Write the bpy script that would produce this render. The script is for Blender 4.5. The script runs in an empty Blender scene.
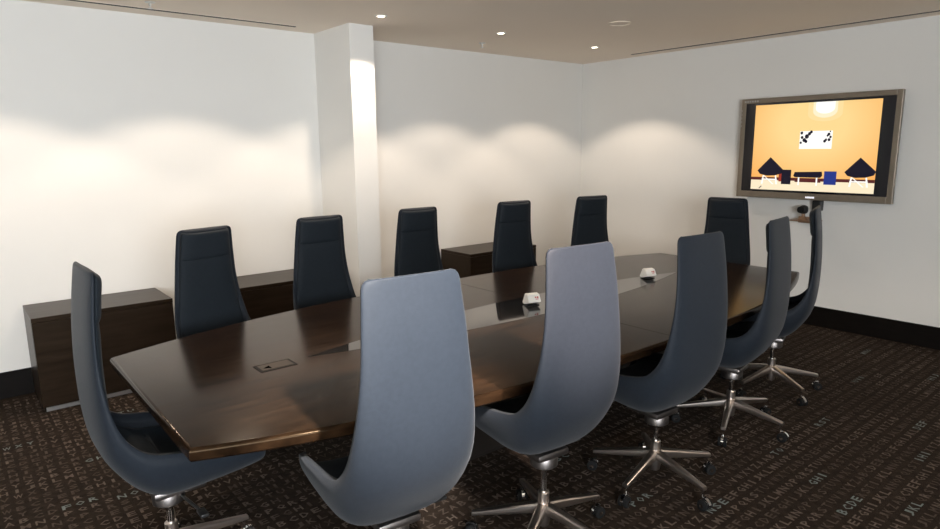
import bpy, bmesh, math, random
from mathutils import Vector, Matrix
random.seed(7)
S = bpy.context.scene
COL = S.collection
PI = math.pi

# ---------------------------------------------------------------- camera
F_PX, YAW, PITCH, ROLL = 635.91, 0.8801, -0.1810, -0.0104
CAM = Vector((-6.2746, -5.3689, 1.6992))
fw = Vector((math.cos(PITCH)*math.cos(YAW), math.cos(PITCH)*math.sin(YAW), math.sin(PITCH)))
r0 = fw.cross(Vector((0, 0, 1))).normalized(); u0 = r0.cross(fw)
rr = r0*math.cos(ROLL) + u0*math.sin(ROLL); uu = -r0*math.sin(ROLL) + u0*math.cos(ROLL)
cd = bpy.data.cameras.new('camera'); cam = bpy.data.objects.new('camera', cd); COL.objects.link(cam)
cam.matrix_world = Matrix(((rr.x, uu.x, -fw.x, CAM.x), (rr.y, uu.y, -fw.y, CAM.y), (rr.z, uu.z, -fw.z, CAM.z), (0, 0, 0, 1)))
cd.sensor_width = 36; cd.lens = F_PX*36/940; cd.clip_start = .05
S.camera = cam

# ---------------------------------------------------------------- world, lights, exposure
H = 2.70
w = bpy.data.worlds.new('world'); S.world = w; w.use_nodes = True
w.node_tree.nodes['Background'].inputs[0].default_value = (.75, .87, 1, 1)
w.node_tree.nodes['Background'].inputs[1].default_value = .5
S.view_settings.view_transform = 'Standard'; S.view_settings.look = 'None'
S.view_settings.exposure = 0.0; S.view_settings.gamma = 1.0; S.view_settings.use_curve_mapping = False
S.cycles.max_bounces = 8; S.cycles.diffuse_bounces = 5; S.cycles.glossy_bounces = 4
S.cycles.sample_clamp_indirect = 6; S.cycles.caustics_reflective = False; S.cycles.caustics_refractive = False
S.cycles.use_denoising = True

def area_light(name, loc, target, sx, sy, watts, color):
    d = bpy.data.lights.new(name, 'AREA'); d.shape = 'RECTANGLE'; d.size = sx; d.size_y = sy; d.energy = watts; d.color = color
    o = bpy.data.objects.new(name, d); COL.objects.link(o); o.location = loc
    o.rotation_euler = (Vector(target)-Vector(loc)).to_track_quat('-Z', 'Y').to_euler()
    return o
# added cool fill light, set at an added window behind the camera
area_light('added_window_fill', (-7.2, -7.75, 1.6), (-6.6, -2.5, 3.6), 3.2, 1.4, 380, (.88, .94, 1.0))
SPOT_W = 68
SPOT_COLOR = (1.0, .83, .67)
BACK_ROW = [(-6.05, -1.0), (-4.80, -1.0), (-3.52, -1.0), (-2.28, -1.0), (-.96, -.97)]
FRONT_ROW = [(-2.35, -4.95)]
# added unseen spots brightening the two nearest chairs: position, aim, watts, cone degrees, colour
ACCENT = [((-5.50, -5.55), (-5.14, -3.78, 1.14), 1750, 25, (1, .94, .90)), ((-4.72, -5.65), (-4.40, -3.82, 1.22), 1700, 22, (1, .83, .76))]

# ---------------------------------------------------------------- helpers
def link(name, me, parent=None):
    o = bpy.data.objects.new(name, me); COL.objects.link(o)
    if parent: o.parent = parent
    return o
def obj(name, bm, mats, parent=None, smooth=False, recalc=True):
    if recalc: bmesh.ops.recalc_face_normals(bm, faces=bm.faces)
    me = bpy.data.meshes.new(name); bm.to_mesh(me); bm.free()
    for m in (mats if isinstance(mats, (list, tuple)) else [mats]): me.materials.append(m)
    if smooth:
        for p in me.polygons: p.use_smooth = True
    return link(name, me, parent)
def soft(o, deg=35):
    for p in o.data.polygons: p.use_smooth = True
    o.data.set_sharp_from_angle(angle=math.radians(deg)); return o
def empty(name, loc=(0, 0, 0), rz=0):
    o = bpy.data.objects.new(name, None); COL.objects.link(o); o.location = loc; o.rotation_euler = (0, 0, rz); o.empty_display_size = .1
    return o
def tag(o, label, cat, group=None):
    o['label'] = label; o['category'] = cat
    if group: o['group'] = group
    return o
def struct(o): o['kind'] = 'structure'; return o
def box(bm, x0, x1, y0, y1, z0, z1, mi=0, bev=0):
    vs = [bm.verts.new((x, y, z)) for z in (z0, z1) for y in (y0, y1) for x in (x0, x1)]
    fs = [bm.faces.new([vs[i] for i in q]) for q in ((0, 2, 3, 1), (4, 5, 7, 6), (0, 1, 5, 4), (2, 6, 7, 3), (0, 4, 6, 2), (1, 3, 7, 5))]
    for f in fs: f.material_index = mi
    if bev:
        es = list({e for f in fs for e in f.edges})
        r = bmesh.ops.bevel(bm, geom=es, offset=bev, segments=2, affect='EDGES', profile=.5)
        for f in r['faces']: f.material_index = mi
    return vs
def boxo(name, *a, m=None, parent=None, bev=0):
    bm = bmesh.new(); box(bm, *a, bev=bev); return obj(name, bm, m, parent)
def lathe(bm, prof, n=24, M=Matrix(), mi=0, cap=True):
    rings = []
    for (r, z) in prof:
        rings.append([bm.verts.new(M @ Vector((r*math.cos(2*PI*k/n), r*math.sin(2*PI*k/n), z))) for k in range(n)])
    for a, b in zip(rings, rings[1:]):
        for k in range(n): bm.faces.new((a[k], a[(k+1) % n], b[(k+1) % n], b[k])).material_index = mi
    if cap:
        bm.faces.new(rings[0]).material_index = mi; bm.faces.new(rings[-1]).material_index = mi
def tube(bm, pts, rad, n=10, mi=0):
    pts = [Vector(p) for p in pts]; rings = []
    rads = rad if isinstance(rad, (list, tuple)) else [rad]*len(pts)
    for i, p in enumerate(pts):
        t = (pts[min(i+1, len(pts)-1)] - pts[max(i-1, 0)]).normalized()
        a = t.cross(Vector((0, 0, 1)));
        if a.length < 1e-3: a = Vector((1, 0, 0))
        a.normalize(); b = t.cross(a)
        rings.append([bm.verts.new(p + (a*math.cos(2*PI*k/n) + b*math.sin(2*PI*k/n))*rads[i]) for k in range(n)])
    for a, b in zip(rings, rings[1:]):
        for k in range(n): bm.faces.new((a[k], a[(k+1) % n], b[(k+1) % n], b[k])).material_index = mi
    bm.faces.new(rings[0]).material_index = mi; bm.faces.new(rings[-1]).material_index = mi
def catmull(P, n):
    out = []
    for i in range(len(P)-1):
        p0, p1, p2, p3 = P[max(i-1, 0)], P[i], P[i+1], P[min(i+2, len(P)-1)]
        for k in range(n):
            t = k/n
            out.append(tuple(.5*((2*b) + (-a+c)*t + (2*a-5*b+4*c-d)*t*t + (-a+3*b-3*c+d)*t**3) for a, b, c, d in zip(p0, p1, p2, p3)))
    out.append(tuple(P[-1])); return out
def smooth_path(P, n=6): return catmull([tuple(p) for p in P], n)

# ---------------------------------------------------------------- materials
def new_mat(name, color, rough=.5, metal=0, spec=.5, sheen=0):
    m = bpy.data.materials.new(name); m.use_nodes = True
    b = m.node_tree.nodes['Principled BSDF']
    b.inputs['Base Color'].default_value = (*color, 1); b.inputs['Roughness'].default_value = rough
    b.inputs['Metallic'].default_value = metal; b.inputs['Specular IOR Level'].default_value = spec
    if sheen:
        b.inputs['Sheen Weight'].default_value = sheen; b.inputs['Sheen Roughness'].default_value = .5
    return m
def N(m, t, **kw):
    n = m.node_tree.nodes.new(t)
    for k, v in kw.items():
        if k in n.inputs: n.inputs[k].default_value = v
        else: setattr(n, k, v)
    return n
def L(m, a, ao, b, bi): m.node_tree.links.new(a.outputs[ao], b.inputs[bi])
def noisy(m, c0, c1, scale, coord='Object', stretch=(1, 1, 1), detail=6, bump=0, rough=None, bscale=None):
    b = m.node_tree.nodes['Principled BSDF']
    tc = N(m, 'ShaderNodeTexCoord'); mp = N(m, 'ShaderNodeMapping'); mp.inputs['Scale'].default_value = stretch
    L(m, tc, coord, mp, 'Vector')
    nz = N(m, 'ShaderNodeTexNoise', Scale=scale, Detail=detail); L(m, mp, 'Vector', nz, 'Vector')
    rp = N(m, 'ShaderNodeValToRGB'); rp.color_ramp.elements[0].color = (*c0, 1); rp.color_ramp.elements[1].color = (*c1, 1)
    rp.color_ramp.elements[0].position = .3; rp.color_ramp.elements[1].position = .7
    L(m, nz, 'Fac', rp, 'Fac'); L(m, rp, 'Color', b, 'Base Color')
    if rough:
        mr = N(m, 'ShaderNodeMapRange'); mr.inputs['To Min'].default_value = rough[0]; mr.inputs['To Max'].default_value = rough[1]
        L(m, nz, 'Fac', mr, 'Value'); L(m, mr, 'Result', b, 'Roughness')
    if bump:
        n2 = N(m, 'ShaderNodeTexNoise', Scale=bscale or scale*4, Detail=4); L(m, mp, 'Vector', n2, 'Vector')
        bp = N(m, 'ShaderNodeBump', Strength=bump, Distance=.004); L(m, n2, 'Fac', bp, 'Height'); L(m, bp, 'Normal', b, 'Normal')
    return m
M_WALL = noisy(new_mat('wall_paint', (.8, .8, .77), .75, spec=.25), (.785, .770, .735), (.805, .790, .755), 1.3, bump=.05, bscale=90)
M_CEIL = noisy(new_mat('ceiling_paint', (.6, .5, .4), .85, spec=.2), (.90, .79, .675), (.92, .81, .69), 1.1)
M_CARPET = noisy(new_mat('carpet', (.03, .02, .015), .95, spec=.1), (.014, .0095, .0066), (.028, .0188, .0128), 26, bump=.8, bscale=420)
M_LET_DIM = noisy(new_mat('carpet_letter_dim', (.08, .05, .04), .95, spec=.1), (.040, .030, .023), (.082, .062, .048), 30)
M_LET_MID = noisy(new_mat('carpet_letter_mid', (.12, .08, .07), .95, spec=.1), (.075, .058, .046), (.125, .097, .078), 40)
M_LET_PALE = noisy(new_mat('carpet_letter_pale', (.3, .33, .31), .95, spec=.1), (.11, .125, .118), (.17, .19, .18), 40)
M_SKIRT = noisy(new_mat('skirting_wood', (.01, .008, .006), .5, spec=.12), (.004, .003, .0025), (.007, .005, .004), 9, stretch=(.2, 1, 4))
M_WOOD = noisy(new_mat('wenge_wood', (.06, .035, .02), .3, spec=.17), (.006, .0032, .0018), (.025, .0128, .0062), 7, stretch=(.5, 6, 3), rough=(.17, .23))
M_CAB = noisy(new_mat('cabinet_wood', (.03, .018, .012), .35, spec=.25), (.012, .0075, .0045), (.022, .014, .009), 7, stretch=(.5, 6, 5), rough=(.28, .38))
for m_, c_ in ((M_WOOD, (1, .72, .44)), (M_CAB, (1, .78, .58))): m_.node_tree.nodes['Principled BSDF'].inputs['Specular Tint'].default_value = (*c_, 1)
M_WOOD.node_tree.nodes['Principled BSDF'].inputs['IOR'].default_value = 1.40
M_DARK = new_mat('underframe_dark', (.012, .009, .007), .5)
M_INLAY = new_mat('black_glass', (.012, .010, .008), .04, spec=.9)
M_FABRIC = noisy(new_mat('navy_fabric', (.09, .12, .17), .58, spec=.17, sheen=.07), (.0112, .0150, .0212), (.0137, .0183, .0255), 60, bump=.12, bscale=500)
M_PAD = noisy(new_mat('navy_pad_fabric', (.06, .08, .10), .7, spec=.2, sheen=.04), (.010, .0145, .0195), (.012, .017, .023), 60, bump=.12, bscale=500)
M_ALU = new_mat('polished_aluminium', (.66, .59, .54), .30, metal=1)
M_MECH = new_mat('dark_aluminium', (.22, .20, .19), .4, metal=1)
M_CHROME = new_mat('chrome', (.8, .8, .8), .08, metal=1)
M_STEEL = new_mat('brushed_strip', (.75, .74, .72), .3, metal=1)
M_BLACK = new_mat('black_plastic', (.012, .012, .012), .4)
M_RUBBER = new_mat('black_rubber', (.012, .012, .012), .7, spec=.1)
M_TVFRAME = noisy(new_mat('tv_frame_metal', (.16, .13, .10), .35, metal=.4), (.22, .18, .135), (.26, .215, .165), 8)
M_TVBLACK = new_mat('tv_glass', (.004, .004, .008), .12)
M_WHITE = new_mat('white_plastic', (.85, .84, .8), .4)
M_GREYV = new_mat('vent_dark', (.05, .045, .04), .7)
M_TAN = new_mat('bronze_metal', (.35, .22, .14), .35, metal=.6)
M_RED = new_mat('red_print', (.5, .06, .05), .6)
M_GLOW = bpy.data.materials.new('lamp_glow'); M_GLOW.use_nodes = True
_b = M_GLOW.node_tree.nodes['Principled BSDF']; _b.inputs['Emission Color'].default_value = (1, .82, .6, 1); _b.inputs['Emission Strength'].default_value = 14
def screen_mat(name, color, strength=1.0):
    m = new_mat(name, (0, 0, 0), .3, spec=.2); b = m.node_tree.nodes['Principled BSDF']
    b.inputs['Emission Color'].default_value = (*color, 1); b.inputs['Emission Strength'].default_value = strength
    return m

# ---------------------------------------------------------------- room
XL, YF = -9.6, -7.9
struct(boxo('floor', XL-.2, .2, YF-.2, .2, -.12, 0, m=M_CARPET))
FLOOR = bpy.data.objects['floor']
struct(boxo('ceiling', XL-.2, .2, YF-.2, .2, H, H+.12, m=M_CEIL))
struct(boxo('wall_back', XL-.2, .2, 0, .2, 0, H, m=M_WALL))
struct(boxo('wall_right', 0, .2, YF-.2, 0, 0, H, m=M_WALL))
struct(boxo('wall_left', XL-.2, XL, YF-.2, 0, 0, H, m=M_WALL))
bm = bmesh.new()
WX0, WX1, WZ0, WZ1 = -8.9, -5.5, .85, 2.35
box(bm, XL, WX0, YF-.2, YF, 0, H); box(bm, WX1, 0, YF-.2, YF, 0, H); box(bm, WX0, WX1, YF-.2, YF, 0, WZ0); box(bm, WX0, WX1, YF-.2, YF, WZ1, H)
struct(obj('wall_front', bm, M_WALL))
bm = bmesh.new()
for a in ((WX0, WX0+.05), (-7.225, -7.175), (WX1-.05, WX1)): box(bm, a[0], a[1], YF-.12, YF-.06, WZ0, WZ1)
box(bm, WX0, WX1, YF-.12, YF-.06, WZ0, WZ0+.05); box(bm, WX0, WX1, YF-.12, YF-.06, WZ1-.05, WZ1)
struct(obj('added_window_1', bm, M_WHITE))  # unseen window frame, added to go with the fill light
PX1, PX2, PD = -3.587, -3.362, .619
struct(boxo('wall_column', PX1, PX2, -PD, 0, 0, H, m=M_WALL))
HB = .187
struct(boxo('baseboard_back', XL, 0, -.015, 0, 0, HB, m=M_SKIRT))
struct(boxo('baseboard_right', -.015, 0, YF, -.015, 0, HB, m=M_SKIRT))
struct(boxo('baseboard_left', XL, XL+.015, YF, -.015, 0, HB, m=M_SKIRT))
struct(boxo('baseboard_front', XL+.015, -.015, YF, YF+.015, 0, HB, m=M_SKIRT))
bm = bmesh.new(); box(bm, PX1-.012, PX2+.012, -PD-.012, -PD, 0, HB); box(bm, PX1-.012, PX1, -PD, -.015, 0, HB); box(bm, PX2, PX2+.012, -PD, -.015, 0, HB)
struct(obj('baseboard_column', bm, M_SKIRT))

# carpet lettering woven into the floor: rows of capitals running along x
def glyphs(chars):
    out = {}
    for c in chars:
        cu = bpy.data.curves.new('glyph', 'FONT'); cu.body = c; cu.resolution_u = 1; cu.size = 1; cu.offset = .018
        o = bpy.data.objects.new('glyph', cu); COL.objects.link(o)
        bpy.context.view_layer.update()
        dg = bpy.context.evaluated_depsgraph_get(); me = o.evaluated_get(dg).to_mesh()
        V = [(v.co.x, v.co.y) for v in me.vertices]; Fs = [tuple(p.vertices) for p in me.polygons]
        x0 = min(v[0] for v in V); x1 = max(v[0] for v in V); y0 = min(v[1] for v in V); y1 = max(v[1] for v in V)
        out[c] = ([((v[0]-x0)/(x1-x0), (v[1]-y0)/(y1-y0)) for v in V], Fs)
        o.evaluated_get(dg).to_mesh_clear(); bpy.data.objects.remove(o); bpy.data.curves.remove(cu)
    return out
G = glyphs('ABCDEFGHIJKLMNOPQRSTUVWXYZ')
PITCH_X, PITCH_Y, LW, LH = .057, .068, .039, .043
def on_view(x, y):
    d = Vector((x, y, 0))-CAM; z = d.dot(fw)
    if z < .4: return False
    px, py = 470+F_PX*d.dot(rr)/z, 264.5-F_PX*d.dot(uu)/z
    return -60 < px < 1000 and -20 < py < 600
words = {}
def word(x, y, s):
    j = round((y+8)/PITCH_Y); i = round((x+10)/PITCH_X)
    for k, c in enumerate(s): words[(i+k, j)] = c
for x, y, s in ((-3.90, -3.74, 'POR'), (-3.07, -4.16, 'GHI'), (-3.01, -4.62, 'JKL'), (-2.36, -4.44, 'IHI'), (-3.65, -4.0, 'NSE'), (-6.02, -1.95, 'FOR'), (-5.78, -2.02, 'NOR'),
                (-5.85, -1.47, 'GHJ'), (-5.60, -.85, 'STU'), (-5.55, -1.35, 'KLM'), (-2.3, -3.95, 'RST'), (-1.9, -4.3, 'DEF'), (-1.35, -3.75, 'UVW'), (-.9, -4.1, 'HIJ'), (-2.9, -3.95, 'TO'),
                (-3.2, -4.4, 'BCDE'), (-.6, -3.6, 'MNO'), (-4.5, -4.15, 'QRS'), (-5.4, -3.9, 'EFG'), (-3.9, -3.2, 'ABC'), (-6.2, -1.0, 'WXY')):
    word(x, y, s)
verts, faces, mis = [], [], []
ALPHA = 'ABCDEFGHIJKLMNOPQRSTUVWXYZ'
for j in range(int(8/PITCH_Y)):
    y = -8+j*PITCH_Y; ph = random.randrange(26)
    lvl = 0
    for i in range(int(10/PITCH_X)):
        x = -10+i*PITCH_X
        if i % 9 == 0: lvl = random.choices((0, 1), (.72, .28))[0]
        if random.random() < .03: ph = random.randrange(26)
        if x < -9.5 or x > -.07 or y > -.08 or not on_view(x, y): continue
        if PX1-.06 < x < PX2+.02 and y > -PD-.08: continue
        key = (i, j); c = words.get(key, ALPHA[(i+ph) % 26])
        mi = 2 if key in words else (lvl if random.random() > .12 else 1)
        V, Fc = G[c]; b0 = len(verts); sx = .35 if c == 'I' else 1
        for (a, b) in V: verts.append((x+LW*(a*sx+(.32 if c == 'I' else 0)), y+LH*b, .0012))
        for f in Fc: faces.append(tuple(b0+k for k in f)); mis.append(mi)
me = bpy.data.meshes.new('carpet_lettering'); me.from_pydata(verts, [], faces)
for m in (M_LET_DIM, M_LET_MID, M_LET_PALE): me.materials.append(m)
me.polygons.foreach_set('material_index', mis); me.update()
cl = link('carpet_lettering', me, FLOOR)

# ---------------------------------------------------------------- ceiling fittings
def downlight(x, y, label, watts=SPOT_W, cone=113):
    t = empty('ceiling_light', (x, y, H)); tag(t, label, 'ceiling light', 'recessed downlights')
    bm = bmesh.new(); lathe(bm, [(.030, -.001), (.032, -.006), (.044, -.006), (.047, -.001), (.047, 0)], 28, cap=False); soft(obj('trim_ring', bm, M_WHITE, t))
    bm = bmesh.new(); lathe(bm, [(.0305, -.0005), (.026, -.003)], 24); obj('bulb', bm, M_GLOW, t)
    d = bpy.data.lights.new('lamp', 'SPOT'); d.energy = watts; d.color = SPOT_COLOR; d.spot_size = math.radians(cone); d.spot_blend = .26 if cone > 100 else .35; d.shadow_soft_size = .03
    o = link('lamp', d, t); o.location = (0, 0, -.012)
for k, (x, y) in enumerate(BACK_ROW):
    downlight(x, y, ['recessed downlight near the back wall, far left and out of the picture', 'recessed downlight above the left sideboards, just above the picture',
                     'leftmost glowing downlight, in front of the white column', 'middle glowing downlight of the row along the back wall',
                     'glowing downlight nearest the corner beside the television wall'][k])
for k, (x, y) in enumerate(FRONT_ROW):
    downlight(x, y, 'downlight above the open carpet at right')
for k, ((x, y), aim, watts, cone, colr) in enumerate(ACCENT):  # out-of-view fixtures added to carry these spots
    t = empty('added_spotlight', (x, y, H)); tag(t, ['added unseen white ceiling spotlight aimed at the nearest chair', 'added unseen white ceiling spotlight aimed at the second near chair'][k], 'spotlight')
    dv = (Vector(aim)-Vector((x, y, H-.10))).normalized(); q = dv.to_track_quat('-Z', 'Y').to_matrix().to_4x4()
    bm = bmesh.new(); lathe(bm, [(.045, 0), (.045, -.012), (.008, -.014), (.008, -.075)], 20); soft(obj('mount', bm, M_WHITE, t))
    Mx = Matrix.Translation((0, 0, -.10)) @ q
    bm = bmesh.new(); lathe(bm, [(.018, .045), (.030, .040), (.034, -.045), (.030, -.045), (.028, -.020)], 22, Mx, cap=False); soft(obj('lamp_head', bm, M_WHITE, t))
    bm = bmesh.new(); lathe(bm, [(.027, -.018), (.020, -.022)], 20, Mx); obj('bulb', bm, M_GLOW, t)
    d = bpy.data.lights.new('lamp', 'SPOT'); d.energy = watts; d.color = colr; d.spot_size = math.radians(cone); d.spot_blend = .85; d.shadow_soft_size = .06
    o = link('lamp', d, t); o.matrix_local = Matrix.Translation((0, 0, -.10)) @ q @ Matrix.Translation((0, 0, -.05))
def slot(name, x0, x1, y0, y1, label):
    t = empty(name, ((x0+x1)/2, (y0+y1)/2, H)); tag(t, label, 'air vent', 'linear ceiling vents')
    a, b = (x1-x0)/2, (y1-y0)/2
    boxo('slot', -a, a, -b, b, -.006, 0, m=M_GREYV, parent=t)
    bm = bmesh.new(); e = .008
    box(bm, -a-e, a+e, -b-e, -b, -.002, 0); box(bm, -a-e, a+e, b, b+e, -.002, 0); box(bm, -a-e, -a, -b, b, -.002, 0); box(bm, a, a+e, -b, b, -.002, 0)
    obj('frame', bm, M_CEIL, t)
slot('slot_vent', -8.2, -3.86, -.235, -.215, 'long dark linear slot vent in ceiling along the left part of the back wall')
slot('slot_vent', -.235, -.205, -6.5, -.88, 'long dark linear slot vent in ceiling above the television wall')
# tiny sprinklers
def sprinkler(x, y, label):
    t = empty('fire_sprinkler', (x, y, H)); tag(t, label, 'sprinkler', 'ceiling sprinklers')
    bm = bmesh.new(); lathe(bm, [(.033, 0), (.033, -.004), (.012, -.008)], 20); obj('escutcheon', bm, M_STEEL, t)
    bm = bmesh.new(); lathe(bm, [(.009, -.006), (.009, -.024), (.005, -.028), (.005, -.040)], 12); obj('stem', bm, M_STEEL, t)
    bm = bmesh.new(); lathe(bm, [(.004, -.038), (.018, -.041), (.018, -.044)], 14); obj('deflector', bm, M_STEEL, t)
sprinkler(-5.02, -.46, 'small sprinkler head at top left near the back wall slot vent')
sprinkler(-2.06, -.49, 'small sprinkler head between the middle and left downlights')
t = empty('ceiling_speaker', (-1.80, -1.92, H)); tag(t, 'round white speaker grille flush in the ceiling above the far end of the table', 'ceiling speaker')
bm = bmesh.new(); lathe(bm, [(.09, 0), (.092, -.006), (.082, -.008), (.080, -.003)], 32, cap=False); soft(obj('rim', bm, M_CEIL, t))
bm = bmesh.new(); lathe(bm, [(.080, -.0005), (.078, -.0045), (.001, -.007)], 32); soft(obj('grille', bm, M_CEIL, t))

# ---------------------------------------------------------------- sideboards
SH, SD = .646, .508
def sideboard(x0, x1, label, doors=1):
    t = empty('sideboard', ((x0+x1)/2, -SD/2, 0)); tag(t, label, 'sideboard', 'low dark wood sideboards')
    a = (x1-x0)/2; b = SD/2
    y1 = b-.016
    boxo('body', -a, a, -b+.020, y1, .035, SH-.03, m=M_CAB, parent=t, bev=.002)
    boxo('top_panel', -a, a, -b, y1, SH-.03, SH, m=M_CAB, parent=t, bev=.002)
    boxo('plinth', -a+.03, a-.01, -b+.06, y1-.02, 0, .035, m=M_DARK, parent=t)
    boxo('plinth_strip', -a+.02, a-.02, -b+.004, -b+.02, .006, .032, m=M_STEEL, parent=t)['label'] = 'thin metal strip along the foot'
    wd = (2*a)/doors
    for k in range(doors):
        boxo('front_panel', -a+k*wd+.0015, -a+(k+1)*wd-.0015, -b, -b+.0195, .036, SH-.0315, m=M_CAB, parent=t, bev=.001)
sideboard(-5.93, -5.07, 'low dark wood sideboard with bare left end beside the head chair')
sideboard(-4.78, -3.66, 'low dark wood sideboard seen between the first two far chairs')
sideboard(-2.25, -1.31, 'low dark wood sideboard right of the white column behind the fourth far chair')

# ---------------------------------------------------------------- conference table
TX0, TX1, TY, TZ = -5.755, -1.27, -2.67, .74
TXC = (TX0+TX1)/2; TL = (TX1-TX0)/2
def hw(x): return .618+.35*(1-abs((x-TXC)/TL)**2.6)
SEAM = -3.475
def outline(x0, x1, ins, i0, i1):
    a, b = x0+(ins if i0 else 0), x1-(ins if i1 else 0); n = 28
    xs = [a+(b-a)*k/n for k in range(n+1)]
    return [(x, TY-(hw(x)-ins)) for x in xs] + [(x, TY+(hw(x)-ins)) for x in reversed(xs)]
def slab(name, x0, x1, i0, i1, prof, m, parent):
    bm = bmesh.new(); rings = []
    for (ins, z) in prof: rings.append([bm.verts.new((x-TXC, y-TY, z)) for x, y in outline(x0, x1, ins, i0, i1)])
    for a, b in zip(rings, rings[1:]):
        for k in range(len(a)): bm.faces.new((a[k], a[(k+1) % len(a)], b[(k+1) % len(a)], b[k]))
    bm.faces.new(rings[0]); bm.faces.new(rings[-1])
    return soft(obj(name, bm, m, parent), 30)
T = empty('conference_table', (TXC, TY, 0)); tag(T, 'large boat-shaped dark wood conference table with glossy black centre inlay', 'table')
R_ = .016
prof = [(R_*(1-math.sin(a*PI/12)), TZ-R_*(1-math.cos(a*PI/12))) for a in range(0, 7)] + [(0, TZ-.040), (.006, TZ-.047), (.030, TZ-.050)]
slab('tabletop', TX0, SEAM-.002, 1, 0, prof, M_WOOD, T); slab('tabletop', SEAM+.002, TX1, 0, 1, prof, M_WOOD, T)
slab('underframe', TX0, TX1, 1, 1, [(.030, TZ-.0505), (.035, TZ-.056), (.17, TZ-.088), (.18, TZ-.088)], M_CAB, T)
IX0, IX1 = -5.04, -1.965; bm = bmesh.new()
n = 32; up, lo = [], []
for k in range(n+1):
    x = IX0+(IX1-IX0)*k/n; t_ = (k/n)*2-1; h_ = .195*(1-t_*t_)
    up.append((x-TXC, h_)); lo.append((x-TXC, -h_))
pts = lo + up[-2:0:-1]
vt = [bm.verts.new((x, y, TZ+.0008)) for x, y in pts]; vb = [bm.verts.new((x, y, TZ-.003)) for x, y in pts]
bm.faces.new(vt); bm.faces.new(vb)
for k in range(len(pts)): bm.faces.new((vt[k], vt[(k+1) % len(pts)], vb[(k+1) % len(pts)], vb[k]))
obj('glass_inlay', bm, M_INLAY, T)['label'] = 'glossy black lens-shaped inlay'
# power socket plate
sx0, sy0 = -5.205-TXC, -2.685-TY
bm = bmesh.new(); box(bm, sx0-.085, sx0+.085, sy0-.05, sy0+.05, TZ-.002, TZ+.0025, bev=.001)
sp = obj('socket_plate', bm, new_mat('socket_plate_bronze', (.006, .005, .004), .6, spec=.1), T)
bm = bmesh.new(); box(bm, sx0-.072, sx0+.072, sy0-.038, sy0+.038, TZ+.0026, TZ+.0034); obj('lid', bm, new_mat('socket_lid', (.030, .021, .014), .45, spec=.12), sp)
bm = bmesh.new()
v = [bm.verts.new((sx0-.062+a, sy0-.012+b, TZ+.0040)) for a, b in ((0, 0), (.034, -.018), (.034, .022))]; bm.faces.new(v)
obj('finger_slot', bm, new_mat('slot_black', (.002, .002, .002), .9, spec=0), sp)
for px in (-4.25, -2.7):
    c = px-TXC; bm = bmesh.new()
    v0 = [(-.42, -.20), (.42, -.20), (.42, .20), (-.42, .20)]
    b_ = [bm.verts.new((c+x, y, .03)) for x, y in v0]; t_ = [bm.verts.new((c+x*1.25, y*1.5, TZ-.088)) for x, y in v0]
    bm.faces.new(b_); bm.faces.new(t_)
    for k in range(4): bm.faces.new((b_[k], b_[(k+1) % 4], t_[(k+1) % 4], t_[k]))
    pd = obj('pedestal', bm, M_DARK, T); boxo('foot', c-.40, c+.40, -.18, .18, 0, .03, m=M_DARK, parent=pd)

# white wedge blocks on the inlay
def block(x, y, rz, label):
    t = empty('table_sign', (x, y, TZ+.0008), rz); tag(t, label, 'table sign', 'white wedge signs on the table')
    prof = [(.030, .0), (.045, .008), (.012, .062), (-.026, .058), (-.052, .020), (-.030, .012)]
    bm = bmesh.new(); a = [bm.verts.new((-.042, p, q*1.15+.004)) for p, q in prof]; b = [bm.verts.new((.042, p*.96, q*1.15+.004)) for p, q in prof]
    bm.faces.new(a); bm.faces.new(b)
    for k in range(len(a)): bm.faces.new((a[k], a[(k+1) % len(a)], b[(k+1) % len(a)], b[k]))
    bmesh.ops.bevel(bm, geom=list(bm.edges), offset=.003, segments=2, affect='EDGES')
    obj('body', bm, M_WHITE, t)
    boxo('base', -.040, .040, -.028, .030, 0, .0055, m=M_BLACK, parent=t)
    # small red mark on the slanted front face (profile edge 3-4)
    p0 = Vector((0, -.052, .027)); p1 = Vector((0, -.026, .0707)); d = (p1-p0); nrm = Vector((0, -d.z, d.y)).normalized()
    bm = bmesh.new()
    for (u0_, u1_, v0_, v1_) in ((.004, .014, .55, .72), (.018, .028, .50, .72), (.006, .026, .36, .44)):
        q = [Vector((u, 0, 0))+p0+d*v+nrm*.0006 for u, v in ((u0_, v0_), (u1_, v0_), (u1_, v1_), (u0_, v1_))]
        bm.faces.new([bm.verts.new(x_) for x_ in q])
    obj('printed_mark', bm, M_RED, t)
block(-3.545, -2.66, math.radians(-18), 'white wedge sign on the glossy inlay beside the second near chair')
block(-2.335, -2.66, math.radians(-18), 'smaller-looking white wedge sign farther down the inlay, left of the third near chair')

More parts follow.
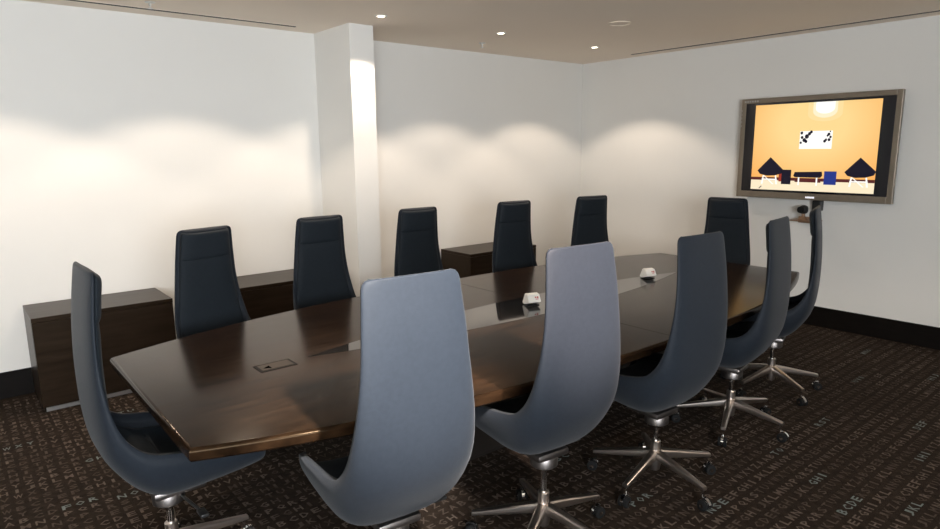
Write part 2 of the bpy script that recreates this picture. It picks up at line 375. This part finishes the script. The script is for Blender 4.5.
# ---------------------------------------------------------------- chairs
# control sections of the shell: centre line (y, z), rim (y, z), half width
SEC = [(.338, .414, .334, .532, .224), (.240, .398, .236, .560, .238), (.120, .389, .120, .580, .245), (.020, .386, .020, .596, .250),
       (-.060, .396, -.050, .610, .250), (-.120, .436, -.100, .626, .248), (-.178, .508, -.138, .655, .242), (-.226, .600, -.172, .702, .234),
       (-.244, .720, -.200, .780, .224), (-.248, .860, -.216, .882, .209), (-.244, 1.00, -.220, 1.006, .194), (-.232, 1.14, -.212, 1.142, .183), (-.212, 1.285, -.196, 1.285, .171)]
SPINE = catmull(SEC, 4)
ARC = [0]
for a, b in zip(SPINE, SPINE[1:]): ARC.append(ARC[-1]+math.hypot(b[0]-a[0], b[1]-a[1]))
LT = ARC[-1]
def at_arc(s):
    s = min(max(s, 0), LT)
    for i in range(len(ARC)-1):
        if s <= ARC[i+1]+1e-9:
            f = (s-ARC[i])/(ARC[i+1]-ARC[i]); a, b = SPINE[i], SPINE[i+1]
            p = [x+(y-x)*f for x, y in zip(a, b)]
            j0, j1 = max(i-1, 0), min(i+2, len(SPINE)-1)
            t = Vector((SPINE[j1][0]-SPINE[j0][0], SPINE[j1][1]-SPINE[j0][1])).normalized()
            return p, t
def shell_pt(s, tt, off, rnd=.032, wsub=0):
    (y, z, ey, ez, w_), t = at_arc(s)
    nv = Vector((t.y, -t.x))
    e = min(s, LT-s)
    if e < rnd: w_ -= rnd*(1-math.sqrt(max(0, 1-((rnd-e)/rnd)**2)))*.8
    a = tt*PI/2
    x = (w_-wsub)*math.copysign(abs(math.sin(a))**.62, a); q = 1-abs(math.cos(a))**.8
    return Vector((x, y+(ey-y)*q+nv.x*off*(1-q), z+(ez-z)*q+nv.y*off*(1-q)))
def grid(bm, fn, nu, nv_):
    g = [[bm.verts.new(fn(i/nu, j/nv_)) for j in range(nv_+1)] for i in range(nu+1)]
    return g
def quads(bm, g):
    for i in range(len(g)-1):
        for j in range(len(g[0])-1): bm.faces.new((g[i][j], g[i+1][j], g[i+1][j+1], g[i][j+1]))
def build_shell(parent):
    th = .040; nu, nv_ = 46, 18
    def row(i): 
        f = i/nu
        return LT*f
    svals = [0, .006, .016, .030] + [.05+(LT-.10)*k/38 for k in range(39)] + [LT-.030, LT-.016, LT-.006, LT]
    bm = bmesh.new()
    def layer(off, sub, endpull):
        g = []
        for s in svals:
            e = 0
            row_ = []
            for j in range(nv_+1):
                tt = -1+2*j/nv_
                row_.append(bm.verts.new(shell_pt(min(max(s, endpull), LT-endpull), tt, off, wsub=sub)))
            g.append(row_)
        return g
    # closed section: outer layer, rounded rim, inner layer
    A = layer(0, 0, 0); B = layer(th*.5, .006, 0)
    # build outer + inner joined by a mid rim so that the edge is rounded
    inner = layer(th, .024, .010)
    quads(bm, A); quads(bm, inner)
    rimA = [A[0][j] for j in range(nv_+1)] + [A[i][nv_] for i in range(1, len(A))] + [A[-1][j] for j in range(nv_-1, -1, -1)] + [A[i][0] for i in range(len(A)-2, 0, -1)]
    rimB = [B[0][j] for j in range(nv_+1)] + [B[i][nv_] for i in range(1, len(B))] + [B[-1][j] for j in range(nv_-1, -1, -1)] + [B[i][0] for i in range(len(B)-2, 0, -1)]
    rimC = [inner[0][j] for j in range(nv_+1)] + [inner[i][nv_] for i in range(1, len(A))] + [inner[-1][j] for j in range(nv_-1, -1, -1)] + [inner[i][0] for i in range(len(A)-2, 0, -1)]
    n_ = len(rimA); used = set(rimB)
    for k in range(n_):
        k2 = (k+1) % n_
        for P, Q in ((rimA, rimB), (rimB, rimC)):
            try: bm.faces.new((P[k], P[k2], Q[k2], Q[k]))
            except ValueError: pass
    bmesh.ops.delete(bm, geom=[v for r_ in B for v in r_ if v not in used], context='VERTS')
    bmesh.ops.remove_doubles(bm, verts=bm.verts, dist=.0004)
    o = obj('seat_shell', bm, M_FABRIC, parent, smooth=True)
    return o
def build_pad(name, s0, s1, tmax, base, puff, parent, m):
    nu, nv_ = 22, 16; bm = bmesh.new()
    def f(lift):
        def fn(a, b):
            ea, eb = abs(2*a-1), abs(2*b-1)
            q = (1-ea**7)*(1-eb**7); q = max(q, 0)**.5
            return shell_pt(s0+(s1-s0)*a, (2*b-1)*tmax, base+(puff*q if lift else 0), rnd=.03 if name != 'seat_cushion' else .06, wsub=.020)
        return fn
    top = grid(bm, f(1), nu, nv_); bot = grid(bm, f(0), nu, nv_)
    quads(bm, top); quads(bm, bot)
    bmesh.ops.remove_doubles(bm, verts=bm.verts, dist=.0003)
    return obj(name, bm, m, parent, smooth=True)
def s_of_z(z):
    for i in range(20, len(SPINE)):
        if SPINE[i][1] >= z: return ARC[i]
    return LT
def make_chair():
    c = empty('office_chair')
    build_shell(c)
    build_pad('seat_cushion', .03, s_of_z(.47), .82, .036, .085, c, M_PAD)
    build_pad('backrest_pad', s_of_z(.50), s_of_z(1.105), .84, .036, .020, c, M_PAD)
    build_pad('headrest_pad', s_of_z(1.10), LT-.012, .86, .036, .024, c, M_PAD)
    # tilt mechanism under the shell
    bm = bmesh.new(); box(bm, -.085, .085, -.07, .13, .352, .386, bev=.012)
    lathe(bm, [(.052, .300), (.060, .306), (.060, .340), (.052, .352)], 24, Matrix.Translation((0, 0, 0)))
    tm = obj('tilt_mechanism', bm, M_MECH, c); soft(tm)
    bm = bmesh.new(); tube(bm, smooth_path([(.055, .03, .345), (.13, .04, .342), (.22, .06, .330)], 4), .006); box(bm, .20, .26, .045, .075, .322, .336, bev=.004)
    soft(obj('lever', bm, M_BLACK, tm))
    bm = bmesh.new(); lathe(bm, [(.014, .19), (.014, .30)], 16); soft(obj('gas_column', bm, M_CHROME, c))
    bm = bmesh.new(); lathe(bm, [(.020, .066), (.026, .07), (.034, .12), (.032, .165), (.025, .172), (.025, .222), (.021, .226)], 24); soft(obj('base_hub', bm, M_ALU, c))
    for k in range(5):
        a = k*2*PI/5; bm = bmesh.new()
        secs = [(.018, .150, .024, .026), (.10, .140, .021, .021), (.20, .124, .017, .016), (.315, .106, .0135, .010)]
        rings = []
        for (r_, z_, hw_, hh_) in secs:
            ring = []
            for q in range(12):
                ph = 2*PI*q/12; yy = hw_*math.copysign(abs(math.cos(ph))**.6, math.cos(ph)); zz = hh_*math.copysign(abs(math.sin(ph))**.6, math.sin(ph))
                ring.append(bm.verts.new((r_, yy, z_+zz)))
            rings.append(ring)
        for A_, B_ in zip(rings, rings[1:]):
            for q in range(12): bm.faces.new((A_[q], A_[(q+1) % 12], B_[(q+1) % 12], B_[q]))
        bm.faces.new(rings[0]); bm.faces.new(rings[-1])
        lg = obj('leg', bm, M_ALU, c); soft(lg); lg['leg_angle'] = a
        bm = bmesh.new()
        lathe(bm, [(.0055, .060), (.0055, .099)], 10, Matrix.Translation((.300, 0, 0)), 0)
        for sgn in (-1, 1):
            Mx = Matrix.Translation((.318, sgn*.014, .0265)) @ Matrix.Rotation(PI/2, 4, 'X')
            lathe(bm, [(.022, -.010), (.0265, -.008), (.0265, .008), (.022, .010)], 22, Mx, 1)
            lathe(bm, [(.0205, sgn*.0101), (.0215, sgn*.0118), (.0240, sgn*.0118), (.0250, sgn*.0095)], 22, Mx, 0, cap=False)
            lathe(bm, [(.011, -.0115), (.012, 0), (.011, .0115)], 16, Mx, 0)
        # chrome hood arc over the twin wheels
        h_in, h_out = [], []
        for q in range(11):
            ph = math.radians(20+q*16)
            for sgn, lst in ((-1, h_in), (1, h_out)):
                lst.append((bm.verts.new((.318+.0305*math.cos(ph), sgn*.007, .0265+.0305*math.sin(ph))), bm.verts.new((.318+.0345*math.cos(ph), sgn*.007, .0265+.0345*math.sin(ph)))))
        for q in range(10):
            a0, a1, b0, b1 = h_in[q], h_in[q+1], h_out[q], h_out[q+1]
            for F_ in ((a0[1], a1[1], b1[1], b0[1]), (a0[0], a1[0], b1[0], b0[0]), (a0[0], a1[0], a1[1], a0[1]), (b0[0], b1[0], b1[1], b0[1])): bm.faces.new(F_)
        for q in (0, 10): bm.faces.new((h_in[q][0], h_in[q][1], h_out[q][1], h_out[q][0]))
        cs = obj('caster', bm, [M_CHROME, M_RUBBER], lg); soft(cs)
    return c
SEATED = ('seat_shell', 'seat_cushion', 'backrest_pad', 'headrest_pad', 'tilt_mechanism')
def kids(o): return [c for c in bpy.data.objects if c.parent == o]
proto = make_chair()
def place_chair(o, x, y, ang, base, lift, label, group):
    o.location = (x, y, 0); tag(o, label, 'office chair', group)
    for ch in kids(o):
        nm = ch.name.split('.')[0]
        if nm in SEATED: ch.rotation_euler[2] = math.radians(ang); ch.location[2] = lift
        elif nm == 'leg': ch.rotation_euler[2] = ch['leg_angle']+math.radians(base)
        elif nm == 'gas_column': ch.scale[2] = (.30+lift-.19)/.11; ch.location[2] = .19-.19*ch.scale[2]
def copy_tree(o, parent=None):
    c = o.copy(); COL.objects.link(c); c.parent = parent
    for ch in kids(o): copy_tree(ch, c)
    return c
NEAR = 'high-backed chairs along the near side'
FAR = 'high-backed chairs along the far side'
CH = [
 (-5.168, -3.575, -6, 20, .035, 'nearest chair with its tall back lit grey, large in the middle foreground', NEAR),
 (-4.41, -3.60, -6, 63, .050, 'second near chair, its back tinged pinkish grey, with a white sign left of it', NEAR),
 (-3.62, -3.63, -4, 45, .020, 'third near chair, dark blue, with all of its star base in view', NEAR),
 (-2.70, -3.54, 8, 58, .010, 'fourth near chair seen almost edge-on in front of the right table corner', NEAR),
 (-1.915, -3.42, 18, 27, .010, 'fifth near chair, thin edge-on back just under the television camera', NEAR),
 (-5.065, -1.71, 193, 10, -.03, 'leftmost far chair in front of the gap between sideboards', FAR),
 (-4.31, -1.60, 181, 30, -.03, 'second far chair, left of the white column', FAR),
 (-3.49, -1.57, 177, 50, -.03, 'third far chair, just right of the white column', FAR),
 (-2.57, -1.65, 172, 20, -.03, 'fourth far chair in front of the right sideboard', FAR),
 (-1.70, -1.75, 166, 40, -.03, 'fifth far chair, nearest the room corner', FAR),
 (-5.72, -2.78, -89, 5, .015, 'head chair at the left end of the table, seen from its left side', None),
 (-1.24, -2.57, 97, 15, -.03, 'chair at the far end of the table below the television', None),
]
roots = [proto] + [copy_tree(proto) for _ in CH[1:]]
for o, c in zip(roots, CH): place_chair(o, *c)

# ---------------------------------------------------------------- television
TVY0, TVY1, TVZ0, TVZ1 = -3.505, -2.13, 1.195, 2.14
t = empty('television', (-.10, (TVY0+TVY1)/2, TVZ0)); tag(t, 'wall-mounted flat television with bronze-grey frame showing an orange lounge', 'television')
hwT = (TVY1-TVY0)/2; hT = TVZ1-TVZ0
# local: x toward wall positive, y
bm = bmesh.new(); fr, bt = .046, .060
for a in ((-hwT, -hwT+fr, 0, hT), (hwT-fr, hwT, 0, hT), (-hwT+fr, hwT-fr, 0, bt), (-hwT+fr, hwT-fr, hT-fr, hT)): box(bm, -.012, .03, a[0], a[1], a[2], a[3], bev=.004)
box(bm, .006, .055, -hwT+.01, hwT-.01, .01, hT-.01)
frame = obj('frame', bm, M_TVFRAME, t)
boxo('screen_glass', -.004, .005, -hwT+fr, hwT-fr, bt, hT-fr, m=M_TVBLACK, parent=t)
boxo('wall_bracket', .056, .0985, -.3, .3, .25, .7, m=M_BLACK, parent=t)
# picture: u 0..1 from left (y max) to right (y min), v 0..1 from bottom
PY0, PY1 = -2.272, -3.358
PZ0, PZ1 = 1.275, 2.075
yc = (TVY0+TVY1)/2
def scr(u, v, d):
    if d >= 3.2: u, v = .5+(u-.5)*.96+.034, v-.018
    return (-.0045-d*.0006, PY0+(PY1-PY0)*u-yc, PZ0+(PZ1-PZ0)*v-TVZ0)
m_or = screen_mat('screen_orange', (1, .5, .12), 1.0)
tc = N(m_or, 'ShaderNodeTexCoord'); mp = N(m_or, 'ShaderNodeMapping'); L(m_or, tc, 'Generated', mp, 'Vector')
mp.inputs['Location'].default_value = (0, -.5*1.0, -.75*.9); mp.inputs['Scale'].default_value = (0, 1.0, .9)
gr = N(m_or, 'ShaderNodeTexGradient', gradient_type='SPHERICAL'); L(m_or, mp, 'Vector', gr, 'Vector')
rp = N(m_or, 'ShaderNodeValToRGB'); rp.color_ramp.elements[0].position = .2; rp.color_ramp.elements[0].color = (1.0, .42, .09, 1); rp.color_ramp.elements[1].position = .75; rp.color_ramp.elements[1].color = (1.0, .72, .30, 1)
L(m_or, gr, 'Fac', rp, 'Fac'); L(m_or, rp, 'Color', m_or.node_tree.nodes['Principled BSDF'], 'Emission Color')
SM = [m_or, screen_mat('screen_floor', (1, .86, .6), 1.0), screen_mat('screen_white', (1, .98, .93), 1.1), screen_mat('screen_black', (.01, .008, .02), 1), screen_mat('screen_maroon', (.10, .02, .02), 1), screen_mat('screen_blue', (.02, .04, .25), 1), screen_mat('screen_red', (.35, .04, .02), 1), screen_mat('screen_glow_outer', (1, .76, .36), 1), screen_mat('screen_glow_inner', (1, .90, .62), 1)]
bm = bmesh.new()
def poly(pts, mi, d): 
    f = bm.faces.new([bm.verts.new(scr(u, v, d)) for u, v in pts]); f.material_index = mi
def rect(u0_, u1_, v0_, v1_, mi, d): poly([(u0_, v0_), (u1_, v0_), (u1_, v1_), (u0_, v1_)], mi, d)
def disc(u, v, ru, rv, mi, d, n=16): poly([(u+ru*math.cos(2*PI*k/n), v+rv*math.sin(2*PI*k/n)) for k in range(n)], mi, d)
rect(0, 1, .11, 1, 0, 1); rect(0, 1, 0, .12, 1, 2)
rect(0, 1, .115, .150, 4, 3.05); rect(.2, .24, .12, .24, 6, 3.2)
rect(.45, .72, .86, 1.0, 7, 2.2); disc(.585, .87, .135, .085, 7, 2.3, 28); rect(.49, .68, .90, 1.0, 8, 2.6); disc(.585, .90, .095, .075, 8, 2.7, 28); rect(.51, .66, .93, 1.0, 2, 2.9); disc(.585, .93, .075, .06, 2, 3, 28)
rect(.36, .63, .50, .70, 2, 3.5)
random.seed(3)
for (u, v, s) in ((.375, .68, .012), (.38, .63, .012), (.372, .57, .010), (.40, .60, .016), (.42, .64, .018), (.44, .67, .014), (.415, .585, .013), (.455, .69, .012), (.58, .60, .010), (.60, .66, .012), (.615, .63, .010), (.57, .585, .012), (.61, .69, .006), (.605, .60, .012), (.59, .645, .008)):
    disc(u, v, s, s*1.5, 3, 5, 8)
for (uc, dr) in ((.115, 1), (.865, 1)):
    pts = [(uc-.005, .40)] + [(uc-.12+.24*k/8, .215+(.055*((k-4)/4)**2)) for k in range(8, -1, -1)]
    pts = [(uc, .405), (uc+.125, .255), (uc+.11, .215), (uc+.05, .19), (uc-.03, .185), (uc-.09, .205), (uc-.115, .245)]
    poly(pts, 3, 5)
    for s in (-1, 1): poly([(uc+s*.05, .19), (uc+s*.062, .19), (uc+s*.075, .085), (uc+s*.06, .085)], 2, 4.5)
    poly([(uc-.07, .15), (uc+.07, .15), (uc+.07, .135), (uc-.07, .135)], 2, 4.4)
    poly([(uc-.055, .185), (uc-.045, .185), (uc+.045, .085), (uc+.03, .085)], 2, 4.6)
rect(.225, .31, .09, .26, 3, 5); poly([(.33, .19), (.34, .235), (.57, .245), (.575, .20), (.56, .175), (.345, .175)], 3, 5)
rect(.345, .565, .12, .155, 4, 4.2); rect(.372, .385, .085, .175, 2, 4.6); rect(.525, .538, .085, .175, 2, 4.6)
rect(.59, .69, .10, .25, 5, 5); poly([(.02, .03), (.03, .03), (.05, .06), (.04, .06)], 3, 5)
obj('screen_picture', bm, SM, t, recalc=False)['label'] = 'glowing orange lounge picture'
# light strip mark centred on lower frame
bm = bmesh.new()
for k in range(7): box(bm, -.0135, -.0125, .016-k*.0115-.009, .016-k*.0115, .016, .032)
obj('logo', bm, screen_mat('logo_white', (.9, .9, .95), 1.2), t)
bm = bmesh.new()
for k in range(6): box(bm, -.0135, -.0120, hwT-.03-k*.024-.016, hwT-.03-k*.024, hT-.034, hT-.018)
M_PALE = new_mat('pale_print', (.42, .40, .38), .5); obj('corner_marking', bm, M_PALE, t); bm = bmesh.new()
for k in range(5): box(bm, -.0135, -.0120, hwT-.012, hwT-.006, hT-.10-k*.036-.02, hT-.10-k*.036)
obj('side_marking', bm, M_PALE, t)
# the camera shelf below the television
t = empty('wall_shelf', (0, -2.815, 1.0)); tag(t, 'small bronze glass wall shelf under the television', 'shelf')
bm = bmesh.new(); box(bm, -.20, -.02, -.12, .12, 0, .010, bev=.003); obj('shelf_board', bm, M_TAN, t)
boxo('wall_plate', -.02, -.0005, -.10, .10, -.03, .03, m=M_TAN, parent=t, bev=.004)
t = empty('video_camera', (-.12, -2.80, 1.0105)); tag(t, 'small black video conference camera standing on the wall shelf', 'camera')
bm = bmesh.new(); lathe(bm, [(.042, 0), (.044, .006), (.030, .022), (.016, .034), (.016, .056)], 24); soft(obj('base', bm, M_TAN, t))
bm = bmesh.new(); box(bm, -.040, .040, -.036, .036, .054, .135, bev=.028); soft(obj('head', bm, M_BLACK, t), 60)
bm = bmesh.new(); lathe(bm, [(.026, 0), (.030, .01), (.030, .03), (.024, .034), (.020, .028)], 24, Matrix.Translation((-.044, 0, .098)) @ Matrix.Rotation(-PI/2, 4, 'Y')); soft(obj('lens', bm, M_RUBBER, t))
t = boxo('cable_box', -.075, -.0005, -2.925, -2.85, 1.095, 1.19, m=M_BLACK, bev=.006); tag(t, 'small dark box on the wall between television and shelf', 'cable box')
